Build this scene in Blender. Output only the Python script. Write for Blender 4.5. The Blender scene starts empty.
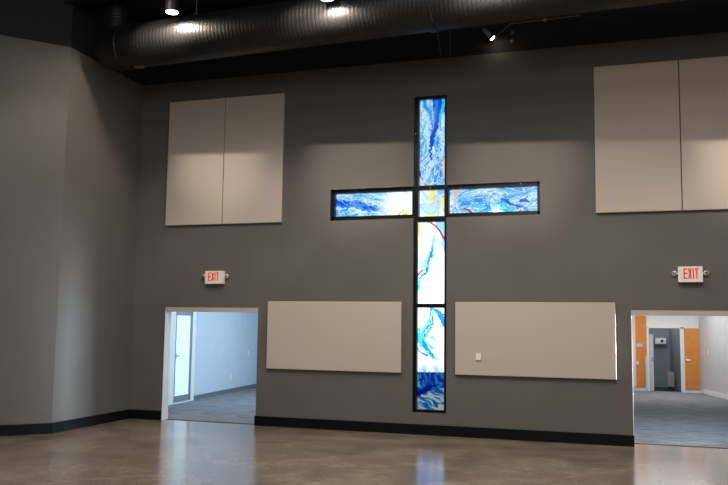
import bpy, bmesh, math, random
import numpy as np
from mathutils import Matrix, Vector
random.seed(4)
S = bpy.context.scene
COL = S.collection

# ------------------------------------------------------------------ camera
F, YAW, PITCH, ROLL = 810.076, -0.318007, 0.100872, 0.0128333
CX, CZ, CD = 2.30574, 1.78907, 13.1709
_cy, _sy, _cp, _sp = math.cos(YAW), math.sin(YAW), math.cos(PITCH), math.sin(PITCH)
_f = np.array([_sy*_cp, _cy*_cp, _sp]); _r = np.array([_cy, -_sy, 0.0]); _u = np.cross(_r, _f)
_cr, _sr = math.cos(ROLL), math.sin(ROLL)
CR = _cr*_r + _sr*_u; CU = -_sr*_r + _cr*_u; CF = _f
CP = np.array([CX, -CD, CZ])
cam = bpy.data.cameras.new('camera'); cam.sensor_width = 36; cam.lens = F*36/728; cam.clip_end = 200
co = bpy.data.objects.new('camera', cam); COL.objects.link(co)
co.matrix_world = Matrix(((CR[0], CU[0], -CF[0], CP[0]), (CR[1], CU[1], -CF[1], CP[1]), (CR[2], CU[2], -CF[2], CP[2]), (0, 0, 0, 1)))
S.camera = co

def at(px, py, axis, val):
    """the point of the world plane (axis = val) that photograph pixel (px, py) shows"""
    d = CR*(px-364)/F - CU*(py-242.5)/F + CF
    t = (val-CP[axis])/d[axis]
    return CP + t*d

# ------------------------------------------------------------------ world and exposure
S.view_settings.view_transform = 'Standard'; S.view_settings.look = 'None'
S.view_settings.gamma = 1; S.view_settings.use_curve_mapping = False
S.view_settings.exposure = 0.0

def norm(v): return v/np.linalg.norm(v)
w = bpy.data.worlds.new('sky'); S.world = w; w.use_nodes = True
nt = w.node_tree; nt.nodes.clear()
out = nt.nodes.new('ShaderNodeOutputWorld'); bg = nt.nodes.new('ShaderNodeBackground')
tc = nt.nodes.new('ShaderNodeTexCoord')
def glow(px, py, sig, amp):
    d = norm(CR*(px-364)/F - CU*(py-242.5)/F + CF)
    s = nt.nodes.new('ShaderNodeVectorMath'); s.operation = 'DISTANCE'; s.inputs[1].default_value = tuple(d)
    nt.links.new(tc.outputs['Generated'], s.inputs[0])
    def m(op, a, b):
        n = nt.nodes.new('ShaderNodeMath'); n.operation = op
        for i, x in enumerate((a, b)):
            if isinstance(x, (int, float)): n.inputs[i].default_value = x
            elif x is not None: nt.links.new(x, n.inputs[i])
        return n.outputs[0]
    q = m('MULTIPLY', s.outputs['Value'], F/sig); q = m('MULTIPLY', q, q); q = m('MULTIPLY', q, -1.0)
    return m('MULTIPLY', m('EXPONENT', q, None), amp), m
g1, m_ = glow(416, 285, 62, 1.5)
g2, m_ = glow(496.5, 212, 4.5, 10.0)      # the hazy sun low behind the clouds
tot = m_('ADD', m_('ADD', g1, g2), 1.05)
bg.inputs[0].default_value = (0.93, 0.97, 1.0, 1)
nt.links.new(tot, bg.inputs[1]); nt.links.new(bg.outputs[0], out.inputs[0])

def area(name, loc, rot, sx, sy, power, col, spread=180):
    l = bpy.data.lights.new(name, 'AREA'); l.shape = 'RECTANGLE'; l.size = sx; l.size_y = sy
    l.energy = power; l.color = col; l.spread = math.radians(spread)
    o = bpy.data.objects.new(name, l); o.location = loc; o.rotation_euler = rot; COL.objects.link(o); return o
R90 = math.pi/2
# hall: unseen fill lights added for brightness, then daylight through the right doorway
area('hall_overhead_fill', (1.4, -7.5, 7.9), (math.radians(14), 0, 0), 9, 3.0, 200, (0.97, 0.98, 1.0))
area('hall_rear_fill', (2.6, -14.0, 6.0), (math.radians(70), 0, 0), 8, 3.0, 350, (1.0, 0.96, 0.93))
area('hall_side_fill', (7.6, -8.5, 1.7), (R90, 0, math.radians(62)), 1.8, 2.6, 15, (0.68, 0.84, 1.0), 45)
area('side_room_window_daylight', (6.6, 0.72, 1.4), (R90, 0, math.radians(101)), 0.4, 1.2, 105, (0.72, 0.86, 1.0), 28)
# side rooms: added area lights, one for the left room's daylight, the rest fill
area('left_room_daylight', (-3.7, 4.4, 1.5), (R90, 0, R90), 5.0, 1.9, 100, (0.6, 0.82, 1.0))
area('left_room_fill', (-5.6, 4.0, 2.6), (0, 0, 0), 2.5, 5.0, 40, (0.7, 0.84, 1.0))
area('right_room_blue_fill', (3.2, 3.0, 2.6), (math.radians(20), 0, 0), 2.4, 4.5, 85, (0.68, 0.85, 1.0))
area('right_room_fill', (3.2, 9.6, 2.6), (0, 0, 0), 2.0, 2.0, 56, (0.95, 0.97, 1.0))
area('closet_fill', (3.1, 12.3, 2.7), (0, 0, 0), 0.6, 0.6, 17, (0.95, 0.98, 1.0))

def spot(name, loc, power, half, blend, col=(1, 0.86, 0.7), size=0.05, rot=(0, 0, 0)):
    l = bpy.data.lights.new(name, 'SPOT'); l.energy = power; l.spot_size = 2*math.radians(half); l.spot_blend = blend
    l.color = col; l.shadow_soft_size = size
    o = bpy.data.objects.new(name, l); o.location = loc; o.rotation_euler = rot; COL.objects.link(o); return o

# ------------------------------------------------------------------ helpers
def lin(c):
    return tuple(((x/255)/12.92 if x/255 <= 0.04045 else ((x/255+0.055)/1.055)**2.4) for x in c)

def mat(name, rgb, rough=0.6, metal=0.0, var=0.06, vscale=4.0, bump=0.0, bscale=80.0, emit=None, spec=0.5):
    """procedural paint / metal / plastic with slight mottling and bump"""
    m = bpy.data.materials.new(name); m.use_nodes = True
    n = m.node_tree.nodes; L = m.node_tree.links
    b = n['Principled BSDF']; b.inputs['Roughness'].default_value = rough; b.inputs['Metallic'].default_value = metal
    b.inputs['Specular IOR Level'].default_value = spec
    t = n.new('ShaderNodeTexCoord'); z = n.new('ShaderNodeTexNoise'); z.inputs['Scale'].default_value = vscale; z.inputs['Detail'].default_value = 5
    L.new(t.outputs['Object'], z.inputs['Vector'])
    cr = n.new('ShaderNodeValToRGB'); c = lin(rgb)
    cr.color_ramp.elements[0].position = 0.3; cr.color_ramp.elements[1].position = 0.7
    cr.color_ramp.elements[0].color = (*[x*(1-var) for x in c], 1); cr.color_ramp.elements[1].color = (*[min(1, x*(1+var)) for x in c], 1)
    L.new(z.outputs['Fac'], cr.inputs['Fac']); L.new(cr.outputs['Color'], b.inputs['Base Color'])
    if bump:
        z2 = n.new('ShaderNodeTexNoise'); z2.inputs['Scale'].default_value = bscale; z2.inputs['Detail'].default_value = 3
        bp = n.new('ShaderNodeBump'); bp.inputs['Strength'].default_value = bump; bp.inputs['Distance'].default_value = 0.002
        L.new(t.outputs['Object'], z2.inputs['Vector']); L.new(z2.outputs['Fac'], bp.inputs['Height']); L.new(bp.outputs['Normal'], b.inputs['Normal'])
    if emit:
        b.inputs['Emission Color'].default_value = (*emit[0], 1); b.inputs['Emission Strength'].default_value = emit[1]
    return m

M = {}
M['wall'] = mat('charcoal_paint', (92, 88, 84), 0.75, var=0.07, vscale=1.3, bump=0.25, bscale=60)
M['black_wall'] = mat('black_paint', (14, 15, 18), 0.8, var=0.1, bump=0.2)
M['ceiling'] = mat('black_ceiling', (10, 10, 11), 0.85)
M['duct'] = mat('dark_duct_metal', (30, 30, 32), 0.45, 0.2, var=0.12, vscale=3)
M['steel'] = mat('black_steel', (34, 34, 36), 0.5, 0.3)
M['wire'] = mat('grey_conduit', (120, 118, 112), 0.4, 0.6)
M['base'] = mat('black_rubber', (9, 10, 12), 0.6, spec=0.15)
M['header'] = mat('taupe_header', (176, 166, 158), 0.7)
M['jamb'] = mat('white_jamb', (225, 226, 228), 0.6)
M['frame'] = mat('black_aluminium', (24, 27, 33), 0.3, 0.5)
M['white'] = mat('white_plastic', (232, 222, 208), 0.4, var=0.01)
M['red'] = mat('red_letters', (225, 38, 38), 0.4, emit=((0.75, 0.02, 0.02), 0.25), var=0.02)
M['room_blue'] = mat('pale_blue_grey_paint', (196, 206, 216), 0.8, var=0.03)
M['room_grey'] = mat('pale_grey_paint', (196, 198, 200), 0.8, var=0.03)
M['room_white'] = mat('white_paint', (232, 232, 230), 0.7, var=0.02)
M['closet'] = mat('slate_paint', (124, 131, 136), 0.8, var=0.04)
M['orange'] = mat('orange_laminate', (216, 138, 60), 0.45, var=0.07, vscale=7)
M['pinkish'] = mat('cream_paint', (238, 214, 196), 0.7, var=0.02)
M['greybase'] = mat('grey_vinyl_base', (105, 110, 116), 0.6)
M['alu'] = mat('satin_aluminium', (150, 160, 170), 0.4, 0.5)
M['chrome'] = mat('chrome', (210, 212, 214), 0.2, 0.9)
M['lens'] = mat('lamp_lens', (250, 245, 235), 0.3, emit=((1, 0.92, 0.8), 14.0), var=0)
M['pad'] = mat('pale_paver', (235, 235, 232), 0.8)

def fabric_mat():
    m = bpy.data.materials.new('beige_fabric'); m.use_nodes = True
    n = m.node_tree.nodes; L = m.node_tree.links; b = n['Principled BSDF']; b.inputs['Roughness'].default_value = 0.9
    b.inputs['Specular IOR Level'].default_value = 0.15
    t = n.new('ShaderNodeTexCoord')
    wv = []
    for d in ('X', 'Z'):
        v = n.new('ShaderNodeTexWave'); v.bands_direction = d; v.inputs['Scale'].default_value = 70; v.inputs['Distortion'].default_value = 1.5
        v.inputs['Detail'].default_value = 2; L.new(t.outputs['Object'], v.inputs['Vector']); wv.append(v)
    a = n.new('ShaderNodeMath'); a.operation = 'ADD'; L.new(wv[0].outputs['Fac'], a.inputs[0]); L.new(wv[1].outputs['Fac'], a.inputs[1])
    cr = n.new('ShaderNodeValToRGB'); c = lin((185, 172, 159))
    cr.color_ramp.elements[0].color = (*[x*0.93 for x in c], 1); cr.color_ramp.elements[1].color = (*[x*1.05 for x in c], 1)
    h = n.new('ShaderNodeMath'); h.operation = 'MULTIPLY'; h.inputs[1].default_value = 0.5
    L.new(a.outputs[0], h.inputs[0]); L.new(h.outputs[0], cr.inputs['Fac']); L.new(cr.outputs['Color'], b.inputs['Base Color'])
    bp = n.new('ShaderNodeBump'); bp.inputs['Strength'].default_value = 0.2; bp.inputs['Distance'].default_value = 0.002
    L.new(h.outputs[0], bp.inputs['Height']); L.new(bp.outputs['Normal'], b.inputs['Normal'])
    return m
M['fabric'] = fabric_mat()

def floor_mat():
    m = bpy.data.materials.new('polished_concrete'); m.use_nodes = True
    n = m.node_tree.nodes; L = m.node_tree.links; b = n['Principled BSDF']
    t = n.new('ShaderNodeTexCoord')
    z = n.new('ShaderNodeTexNoise'); z.inputs['Scale'].default_value = 1.3; z.inputs['Detail'].default_value = 6; z.inputs['Roughness'].default_value = 0.5; z.inputs['Distortion'].default_value = 0.6
    z2 = n.new('ShaderNodeTexNoise'); z2.inputs['Scale'].default_value = 7; z2.inputs['Detail'].default_value = 6
    L.new(t.outputs['Object'], z.inputs['Vector']); L.new(t.outputs['Object'], z2.inputs['Vector'])
    cr = n.new('ShaderNodeValToRGB')
    E = cr.color_ramp.elements; E[0].position = 0.34; E[0].color = (*lin((104, 90, 77)), 1); E[1].position = 0.7; E[1].color = (*lin((152, 137, 121)), 1)
    e = E.new(0.5); e.color = (*lin((126, 111, 96)), 1)
    b.inputs['Specular IOR Level'].default_value = 0.4
    mx = n.new('ShaderNodeMix'); mx.data_type = 'FLOAT'; mx.inputs[0].default_value = 0.3
    L.new(z.outputs['Fac'], mx.inputs[2]); L.new(z2.outputs['Fac'], mx.inputs[3]); L.new(mx.outputs[0], cr.inputs['Fac'])
    L.new(cr.outputs['Color'], b.inputs['Base Color'])
    mr = n.new('ShaderNodeMapRange'); mr.inputs['To Min'].default_value = 0.15; mr.inputs['To Max'].default_value = 0.20
    L.new(z2.outputs['Fac'], mr.inputs['Value']); L.new(mr.outputs[0], b.inputs['Roughness'])
    return m
M['floor'] = floor_mat()

def carpet_mat():
    m = bpy.data.materials.new('blue_grey_carpet'); m.use_nodes = True
    n = m.node_tree.nodes; L = m.node_tree.links; b = n['Principled BSDF']; b.inputs['Roughness'].default_value = 0.95
    b.inputs['Specular IOR Level'].default_value = 0.1
    t = n.new('ShaderNodeTexCoord'); mp = n.new('ShaderNodeMapping'); mp.inputs['Scale'].default_value = (1.2, 9, 1)
    L.new(t.outputs['Object'], mp.inputs['Vector'])
    z = n.new('ShaderNodeTexNoise'); z.inputs['Scale'].default_value = 2.2; z.inputs['Detail'].default_value = 8; z.inputs['Roughness'].default_value = 0.7
    L.new(mp.outputs[0], z.inputs['Vector'])
    cr = n.new('ShaderNodeValToRGB'); E = cr.color_ramp.elements
    E[0].position = 0.36; E[0].color = (*lin((96, 98, 104)), 1); E[1].position = 0.66; E[1].color = (*lin((160, 162, 168)), 1)
    L.new(z.outputs['Fac'], cr.inputs['Fac']); L.new(cr.outputs['Color'], b.inputs['Base Color'])
    bp = n.new('ShaderNodeBump'); bp.inputs['Strength'].default_value = 0.4; bp.inputs['Distance'].default_value = 0.01
    L.new(z.outputs['Fac'], bp.inputs['Height']); L.new(bp.outputs['Normal'], b.inputs['Normal'])
    return m
M['carpet'] = carpet_mat()

def frosted_mat():
    m = bpy.data.materials.new('frosted_glass'); m.use_nodes = True
    b = m.node_tree.nodes['Principled BSDF']; b.inputs['Base Color'].default_value = (0.8, 0.93, 0.96, 1); b.inputs['Roughness'].default_value = 0.5
    b.inputs['Transmission Weight'].default_value = 1.0; b.inputs['IOR'].default_value = 1.2
    return m
M['frosted'] = frosted_mat()

def new_bm(): return bmesh.new()
def box(bm, x0, y0, z0, x1, y1, z1, bev=0.0, mtx=None, seg=2):
    b = bmesh.new(); bmesh.ops.create_cube(b, size=1)
    for v in b.verts:
        v.co = Vector(((x0+x1)/2+v.co.x*(x1-x0), (y0+y1)/2+v.co.y*(y1-y0), (z0+z1)/2+v.co.z*(z1-z0)))
    if bev: bmesh.ops.bevel(b, geom=list(b.edges), offset=bev, segments=seg, affect='EDGES', profile=0.6)
    if mtx is not None: b.transform(mtx)
    me = bpy.data.meshes.new('tmp'); b.to_mesh(me); bm.from_mesh(me); bpy.data.meshes.remove(me); b.free()
def tube(bm, pts, rad, seg=12, cap=True):
    """swept tube; rad is a number or one radius per point"""
    pts = [Vector(p) for p in pts]; n = len(pts)
    rs = rad if isinstance(rad, (list, tuple)) else [rad]*n
    rings = []; up = None
    for i in range(n):
        d = (pts[min(i+1, n-1)]-pts[max(i-1, 0)]).normalized()
        if up is None: up = Vector((0, 0, 1)) if abs(d.z) < 0.9 else Vector((0, 1, 0))
        a = d.cross(up).normalized(); b = a.cross(d).normalized(); up = b
        rings.append([bm.verts.new(pts[i]+rs[i]*(math.cos(t)*a+math.sin(t)*b)) for t in [2*math.pi*k/seg for k in range(seg)]])
    for i in range(n-1):
        for k in range(seg):
            bm.faces.new((rings[i][k], rings[i][(k+1) % seg], rings[i+1][(k+1) % seg], rings[i+1][k]))
    if cap:
        bm.faces.new(rings[0][::-1]); bm.faces.new(rings[-1])
def lathe(bm, prof, origin, axis=(0, 0, 1), seg=32):
    """profile of (radius, height) turned about an axis"""
    q = Vector((0, 0, 1)).rotation_difference(Vector(axis)); o = Vector(origin); rings = []
    for r, h in prof:
        rings.append([bm.verts.new(o+q @ Vector((r*math.cos(t), r*math.sin(t), h))) for t in [2*math.pi*k/seg for k in range(seg)]])
    for i in range(len(prof)-1):
        for k in range(seg):
            bm.faces.new((rings[i][k], rings[i][(k+1) % seg], rings[i+1][(k+1) % seg], rings[i+1][k]))
    bm.faces.new(rings[0][::-1]); bm.faces.new(rings[-1])
def obj(name, bm, m, parent=None, smooth=False, loc=None):
    bmesh.ops.recalc_face_normals(bm, faces=bm.faces)
    me = bpy.data.meshes.new(name)
    if loc is None and parent is None:                      # origin at the base of the thing
        xs = [v.co for v in bm.verts]
        loc = Vector(((min(c.x for c in xs)+max(c.x for c in xs))/2, (min(c.y for c in xs)+max(c.y for c in xs))/2, min(c.z for c in xs)))
    if loc is not None: bm.transform(Matrix.Translation(-Vector(loc)))
    bm.to_mesh(me); bm.free(); me.materials.append(m)
    if smooth:
        for p in me.polygons: p.use_smooth = True
        try: me.set_sharp_from_angle(angle=math.radians(35))
        except Exception: pass
    o = bpy.data.objects.new(name, me); COL.objects.link(o)
    if loc is not None: o.location = loc
    if parent is not None: o.parent = parent
    return o
def tag(o, label, cat, group=None):
    o['label'] = label; o['category'] = cat
    if group: o['group'] = group
    return o
def empty(name, loc):
    o = bpy.data.objects.new(name, None); o.empty_display_size = 0.1; o.location = loc; COL.objects.link(o); return o
def thing(name, loc, label, cat, group=None): return tag(empty(name, loc), label, cat, group)
def struct(name, bm, m, label, parent=None):
    o = obj(name, bm, m, parent); 
    if parent is None: o['kind'] = 'structure'; o['label'] = label
    return o

# ------------------------------------------------------------------ dimensions of the front wall (metres)
T = 0.2
ZT = 6.33
DL0, DL1, DR0, DR1, DH = (-5.8921, -3.9977, 2.3111, 4.15, 2.0674)
C0, C1, CT, CB = (-1.156, -0.5838, 5.6881, 0.3585)
AL, AR, AT, AB = (-2.6616, 0.9513, 4.1336, 3.5871)
XL = -6.57      # side wall beside the left doorway

def holed_wall(xs, zs, solid, y0, y1):
    """wall slab in the xz plane made of grid cells, with proper reveals around each opening"""
    bm = bmesh.new(); cache = {}
    def v(x, y, z):
        k = (round(x, 4), round(y, 4), round(z, 4))
        if k not in cache: cache[k] = bm.verts.new(k)
        return cache[k]
    nx, nz = len(xs)-1, len(zs)-1
    s = lambda i, j: 0 <= i < nx and 0 <= j < nz and solid((xs[i]+xs[i+1])/2, (zs[j]+zs[j+1])/2)
    for i in range(nx):
        for j in range(nz):
            if not s(i, j): continue
            a, b, c, d = xs[i], xs[i+1], zs[j], zs[j+1]
            bm.faces.new((v(a, y0, c), v(b, y0, c), v(b, y0, d), v(a, y0, d)))
            bm.faces.new((v(a, y1, c), v(a, y1, d), v(b, y1, d), v(b, y1, c)))
            if not s(i-1, j): bm.faces.new((v(a, y0, c), v(a, y0, d), v(a, y1, d), v(a, y1, c)))
            if not s(i+1, j): bm.faces.new((v(b, y0, c), v(b, y1, c), v(b, y1, d), v(b, y0, d)))
            if not s(i, j-1): bm.faces.new((v(a, y0, c), v(a, y1, c), v(b, y1, c), v(b, y0, c)))
            if not s(i, j+1): bm.faces.new((v(a, y0, d), v(b, y0, d), v(b, y1, d), v(a, y1, d)))
    return bm
def solid(x, z):
    if z < DH and (DL0 < x < DL1 or DR0 < x < DR1): return False
    if C0 < x < C1 and CB < z < CT: return False
    if AL < x < AR and AB < z < AT: return False
    return True
bm = holed_wall(sorted([-8.0, DL0, DL1, AL, C0, C1, AR, DR0, DR1, 8.2]), sorted([0, CB, DH, AB, AT, CT, ZT]), solid, 0, T)
struct('wall_front', bm, M['wall'], 'charcoal painted front wall around the cross window')
bm = new_bm(); box(bm, -8.0, 0, ZT, 8.2, T, 8.6); struct('wall_front_upper', bm, M['black_wall'], 'black painted top band of the front wall')

# left side: short return wall, then a wall running off at 42 degrees, then the far side wall
P0, P1 = Vector((XL, 0)), Vector((-6.49, -2.24)); P2 = P1+Vector((-0.58, -0.66)).normalized()*4.2; P3 = Vector((P2.x, -16.5))
def slab(p, q, z0, z1, t=0.2):
    d = (q-p).normalized(); n = Vector((d.y, -d.x))          # thickness on the outer side
    if n.x > 0: n = -n
    b = bmesh.new(); c = [p, q, q+n*t, p+n*t]
    lo = [b.verts.new((v.x, v.y, z0)) for v in c]; hi = [b.verts.new((v.x, v.y, z1)) for v in c]
    b.faces.new(lo); b.faces.new(hi[::-1])
    for k in range(4): b.faces.new((lo[k], hi[k], hi[(k+1) % 4], lo[(k+1) % 4]))
    return b
for nm, a, b, lab in (('wall_left_return', P0, P1, 'charcoal return wall beside the left doorway'), ('wall_left_angled', P1, P2, 'charcoal angled wall at the left edge'),
                      ('wall_left', P2, P3, 'charcoal left side wall')):
    struct(nm, slab(a, b, 0, ZT), M['wall'], lab)
    struct(nm+'_upper', slab(a, b, ZT, 8.6), M['black_wall'], 'black painted top of the '+lab)
bm = new_bm(); box(bm, 8.0, -16.5, 0, 8.2, 0, 8.6); struct('wall_right', bm, M['wall'], 'charcoal right side wall')
bm = new_bm(); box(bm, -10.5, -16.7, 0, 8.2, -16.5, 8.6); struct('wall_back', bm, M['wall'], 'charcoal rear wall')
bm = new_bm(); box(bm, -10.5, -16.7, 8.4, 8.2, T, 8.6); struct('ceiling', bm, M['ceiling'], 'black open ceiling deck')
bm = new_bm(); box(bm, -10.5, -16.7, -0.2, 8.2, 0.14, 0)
box(bm, DR0-0.02, 0.14, -0.2, DR1+0.02, 0.37, 0)
struct('floor', bm, M['floor'], 'polished brown concrete floor')

# baseboards
BH = 0.168
def base(nm, a, b, h=BH, m='base', lab='black rubber baseboard', t=-0.016):
    struct(nm, slab(a, b, 0, h, t), M[m], lab)
bm = new_bm(); box(bm, DL1-0.012, -0.018, 0, DR0+0.012, 0.0, BH, 0.003)
box(bm, DR0-0.0, -0.018, 0, DR0+0.012, 0.05, BH, 0.003); box(bm, DL1-0.012, -0.018, 0, DL1, 0.05, BH, 0.003)
struct('baseboard_front', bm, M['base'], 'long black baseboard between the two doorways')
bm = new_bm(); box(bm, XL, -0.018, 0, DL0-0.005, 0, BH, 0.003); struct('baseboard_front_left', bm, M['base'], 'short black baseboard left of the left doorway')
base('baseboard_left_return', P0, P1); base('baseboard_left_angled', P1, P2)
bm = new_bm(); box(bm, DR1, -0.018, 0, 8.0, 0, BH, 0.003); struct('baseboard_front_right', bm, M['base'], 'black baseboard right of the right doorway')

# doorway linings: light header board and jambs set in each opening
HH = 0.085
def lining(nm, x0, x1, lab, dep, y0=0.006):
    bm = new_bm(); box(bm, x0, y0, DH-HH, x1, dep, DH, 0.002); struct(nm, bm, M['header'], lab)
lining('trim_1', DL0, DL1, 'pale taupe header board across the left doorway', 0.17)
lining('trim_2', DR0, DR1, 'pale taupe header board across the right doorway', 0.17)
bm = new_bm(); box(bm, DL0, 0.004, 0, DL0+0.012, T, DH-HH, 0.002); box(bm, DL0+0.012, 0.02, 0, DL0+0.022, T, 0.12, 0.002)
struct('trim_3', bm, M['jamb'], 'white jamb lining at the left doorway')
bm = new_bm(); box(bm, DR0, 0.004, 0, DR0+0.01, T, DH-HH, 0.002)
struct('trim_4', bm, M['jamb'], 'white jamb lining at the right doorway')
bm = new_bm(); box(bm, DL0, 0.13, 0, DL1, 0.16, 0.006, 0.002); struct('trim_5', bm, M['base'], 'dark threshold strip of the left doorway')
bm = new_bm(); box(bm, DR0, 0.36, 0, DR1, 0.39, 0.006, 0.002); struct('trim_6', bm, M['base'], 'dark threshold strip of the right doorway')

# ------------------------------------------------------------------ room beyond the left doorway
LA, LB = Vector((-7.349, 3.684)), Vector((-7.73, 7.85))
dL = (LB-LA).normalized()
LS, LE = LA-dL*3.48, LA+dL*4.85
struct('wall_side_room_left', None or slab(LS, LE, 0, 2.75), M['room_blue'], 'pale blue grey wall of the room beyond the left doorway')
bm = new_bm(); box(bm, -3.5, T, 0, -3.35, 8.5, 2.75); struct('wall_side_room_right', bm, M['room_blue'], 'inner wall of the left side room')
bm = new_bm(); box(bm, -8.6, 8.35, 0, -3.35, 8.5, 2.75); struct('wall_side_room_far', bm, M['room_blue'], 'far wall of the left side room')
bm = new_bm(); box(bm, -8.6, T, 2.75, -3.35, 8.5, 2.85); struct('ceiling_side_room', bm, M['room_white'], 'white ceiling of the left side room')
bm = new_bm(); box(bm, -8.6, 0.14, -0.1, -3.35, 8.5, 0.002); struct('floor_carpet_left', bm, M['carpet'], 'blue grey carpet beyond the left doorway')
# everything on that wall is laid out along it: s = distance from LA, z = height
nL = Vector((dL.y*-1, dL.x)); nL = nL if nL.x > 0 else -nL
def onL(px, py):
    """distance along the wall of the left side room, and height, of what the photograph shows there"""
    d = CR*(px-364)/F - CU*(py-242.5)/F + CF; n3 = np.array([nL.x, nL.y, 0]); A3 = np.array([LA.x, LA.y, 0])
    t = ((A3-CP) @ n3)/(d @ n3); P = CP+t*d
    return (P[0]-LA.x)*dL.x+(P[1]-LA.y)*dL.y, P[2]
ML = Matrix(((dL.x, nL.x, 0, LA.x), (dL.y, nL.y, 0, LA.y), (0, 0, 1, 0), (0, 0, 0, 1)))     # local (s, out, z)
s0, s1 = onL(173.3, 360)[0], onL(190.3, 360)[0]; sc = onL(193.6, 360)[0]
dz = 2.02
dr = empty('door_1', (LA.x, LA.y, 0)); dr['kind'] = 'structure'; dr['label'] = 'frosted glass door with grey frame beyond the left doorway'
def Lobj(nm, boxes, m, parent, bev=0.004):
    bm = new_bm()
    for (a, o0, z0, b, o1, z1) in boxes: box(bm, a, o0, z0, b, o1, z1, bev, ML)
    bm.transform(Matrix.Translation(-Vector((LA.x, LA.y, 0)))) if parent is not None else None
    return obj(nm, bm, m, parent)
Lobj('door_casing', [(s1, 0, 0, sc, 0.035, dz+0.14), (s0-0.30, 0, 0, s0, 0.035, dz+0.14), (s0-0.30, 0, dz+0.02, sc, 0.035, dz+0.14), (s0, 0, 0, s1, 0.045, 0.025)], M['room_white'], dr)
fw = (s1-s0)
Lobj('door_frame', [(s0, 0.0, 0.03, s0+0.06, 0.03, dz), (s1-0.09, 0.0, 0.03, s1, 0.03, dz), (s0, 0, dz-0.08, s1, 0.03, dz), (s0, 0, 0.03, s1, 0.03, 0.17)], M['alu'], dr)
Lobj('glass_panel', [(s0+0.05, 0.004, 0.16, s1-0.08, 0.014, dz-0.07)], mat('glowing_frosted_panel', (214, 238, 246), 0.25, var=0.02, emit=((0.8, 0.93, 1.0), 0.42)), dr)  # panel emission stands in for daylight behind the frosted glass
Lobj('door_handle', [(s0+0.01, 0.03, 0.98, s0+0.05, 0.05, 1.12), (s0+0.02, 0.05, 1.03, s0+0.15, 0.07, 1.06)], M['chrome'], dr)
b = slab(LA+dL*sc, LE, 0, 0.10, 0.012); bm = new_bm(); box(bm, sc, 0, 0, 4.6, 0.014, 0.10, 0.003, ML)
struct('baseboard_side_room', bm, M['greybase'], 'grey baseboard of the room beyond the left doorway')
for (px, py, lab, nm) in ((230.4, 376.6, 'white outlet plate low on the blue wall beyond the left doorway', 'wall_outlet'), (248.4, 353.4, 'white switch plate higher on the blue wall beyond the left doorway', 'light_switch')):
    s, z = onL(px, py); loc = ML @ Vector((s, 0, z-0.07))
    t = thing(nm, loc, lab, 'outlet' if 'outlet' in nm else 'switch'); inv = Matrix.Translation(-Vector(loc))
    bm = new_bm(); box(bm, s-0.05, 0, z-0.08, s+0.05, 0.01, z+0.08, 0.004, ML); bm.transform(inv); obj('cover_plate', bm, M['room_white'], t)
    bm = new_bm()
    if nm == 'wall_outlet':
        box(bm, s-0.02, 0.01, z+0.008, s+0.02, 0.015, z+0.042, 0.003, ML); box(bm, s-0.02, 0.01, z-0.042, s+0.02, 0.015, z-0.008, 0.003, ML)
    else: box(bm, s-0.018, 0.01, z-0.035, s+0.018, 0.018, z+0.035, 0.003, ML)
    bm.transform(inv); obj('socket' if nm == 'wall_outlet' else 'rocker', bm, M['room_white'], t)

# ------------------------------------------------------------------ room beyond the right doorway
YF = 11.6
def fx(px): return at(px, 360, 1, YF)[0]
def fz(py): return at(665, py, 1, YF)[2]
xo, xd0, xd1, xd2, xr = fx(636), fx(647), fx(649.3), fx(680.7), fx(684.5)
xe = fx(700)
zt = fz(327)
bm = new_bm()
W0 = 1.7
# far wall with a doorway in it
b2 = holed_wall([W0, xd1, xd2, xe+0.2], [0, zt-0.03, 2.75], lambda x, z: not (xd1 < x < xd2 and z < zt-0.03), YF, YF+0.14)
struct('wall_office_far', b2, M['room_white'], 'white far wall of the room beyond the right doorway')
bm.free()
RA = Vector((xe, YF)); RB = Vector((4.64, 9.7)); dR = (RB-RA).normalized(); RE = RA+dR*11.6
def slabR(p, q, z0, z1, t): 
    b = slab(p, q, z0, z1, -t); return b
struct('wall_office_right', slabR(RA, RE, 0, 2.75, 0.15), M['room_grey'], 'pale grey right wall of the room beyond the right doorway')
bm = new_bm(); box(bm, W0-0.15, T, 0, W0, YF+0.14, 2.75); struct('wall_office_left', bm, M['pinkish'], 'cream left wall of the room beyond the right doorway')
bm = new_bm(); box(bm, W0-0.15, T, 2.75, 7.0, 15, 2.85); struct('ceiling_office', bm, M['room_white'], 'white ceiling of the room beyond the right doorway')
bm = new_bm(); box(bm, W0-0.15, 0.37, -0.1, 7.0, YF+0.14, 0.002); struct('floor_carpet_right', bm, M['carpet'], 'blue grey carpet beyond the right doorway')
struct('baseboard_office_right', slab(RA, RE, 0, 0.12, 0.015), M['room_white'], 'white baseboard of the pale grey wall beyond the right doorway')
bm = new_bm(); box(bm, W0, YF-0.015, 0, xd0, YF, 0.12, 0.002); box(bm, xr, YF-0.015, 0, xe, YF, 0.10, 0.002)
struct('baseboard_office_far', bm, M['room_white'], 'white baseboard of the far wall beyond the right doorway')
# cream pier at the left of the orange panel
bm = new_bm(); box(bm, W0, YF-0.05, 0.12, xo, YF, 2.75, 0.003); struct('trim_7', bm, M['pinkish'], 'cream pier left of the orange panel beyond the right doorway')
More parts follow.
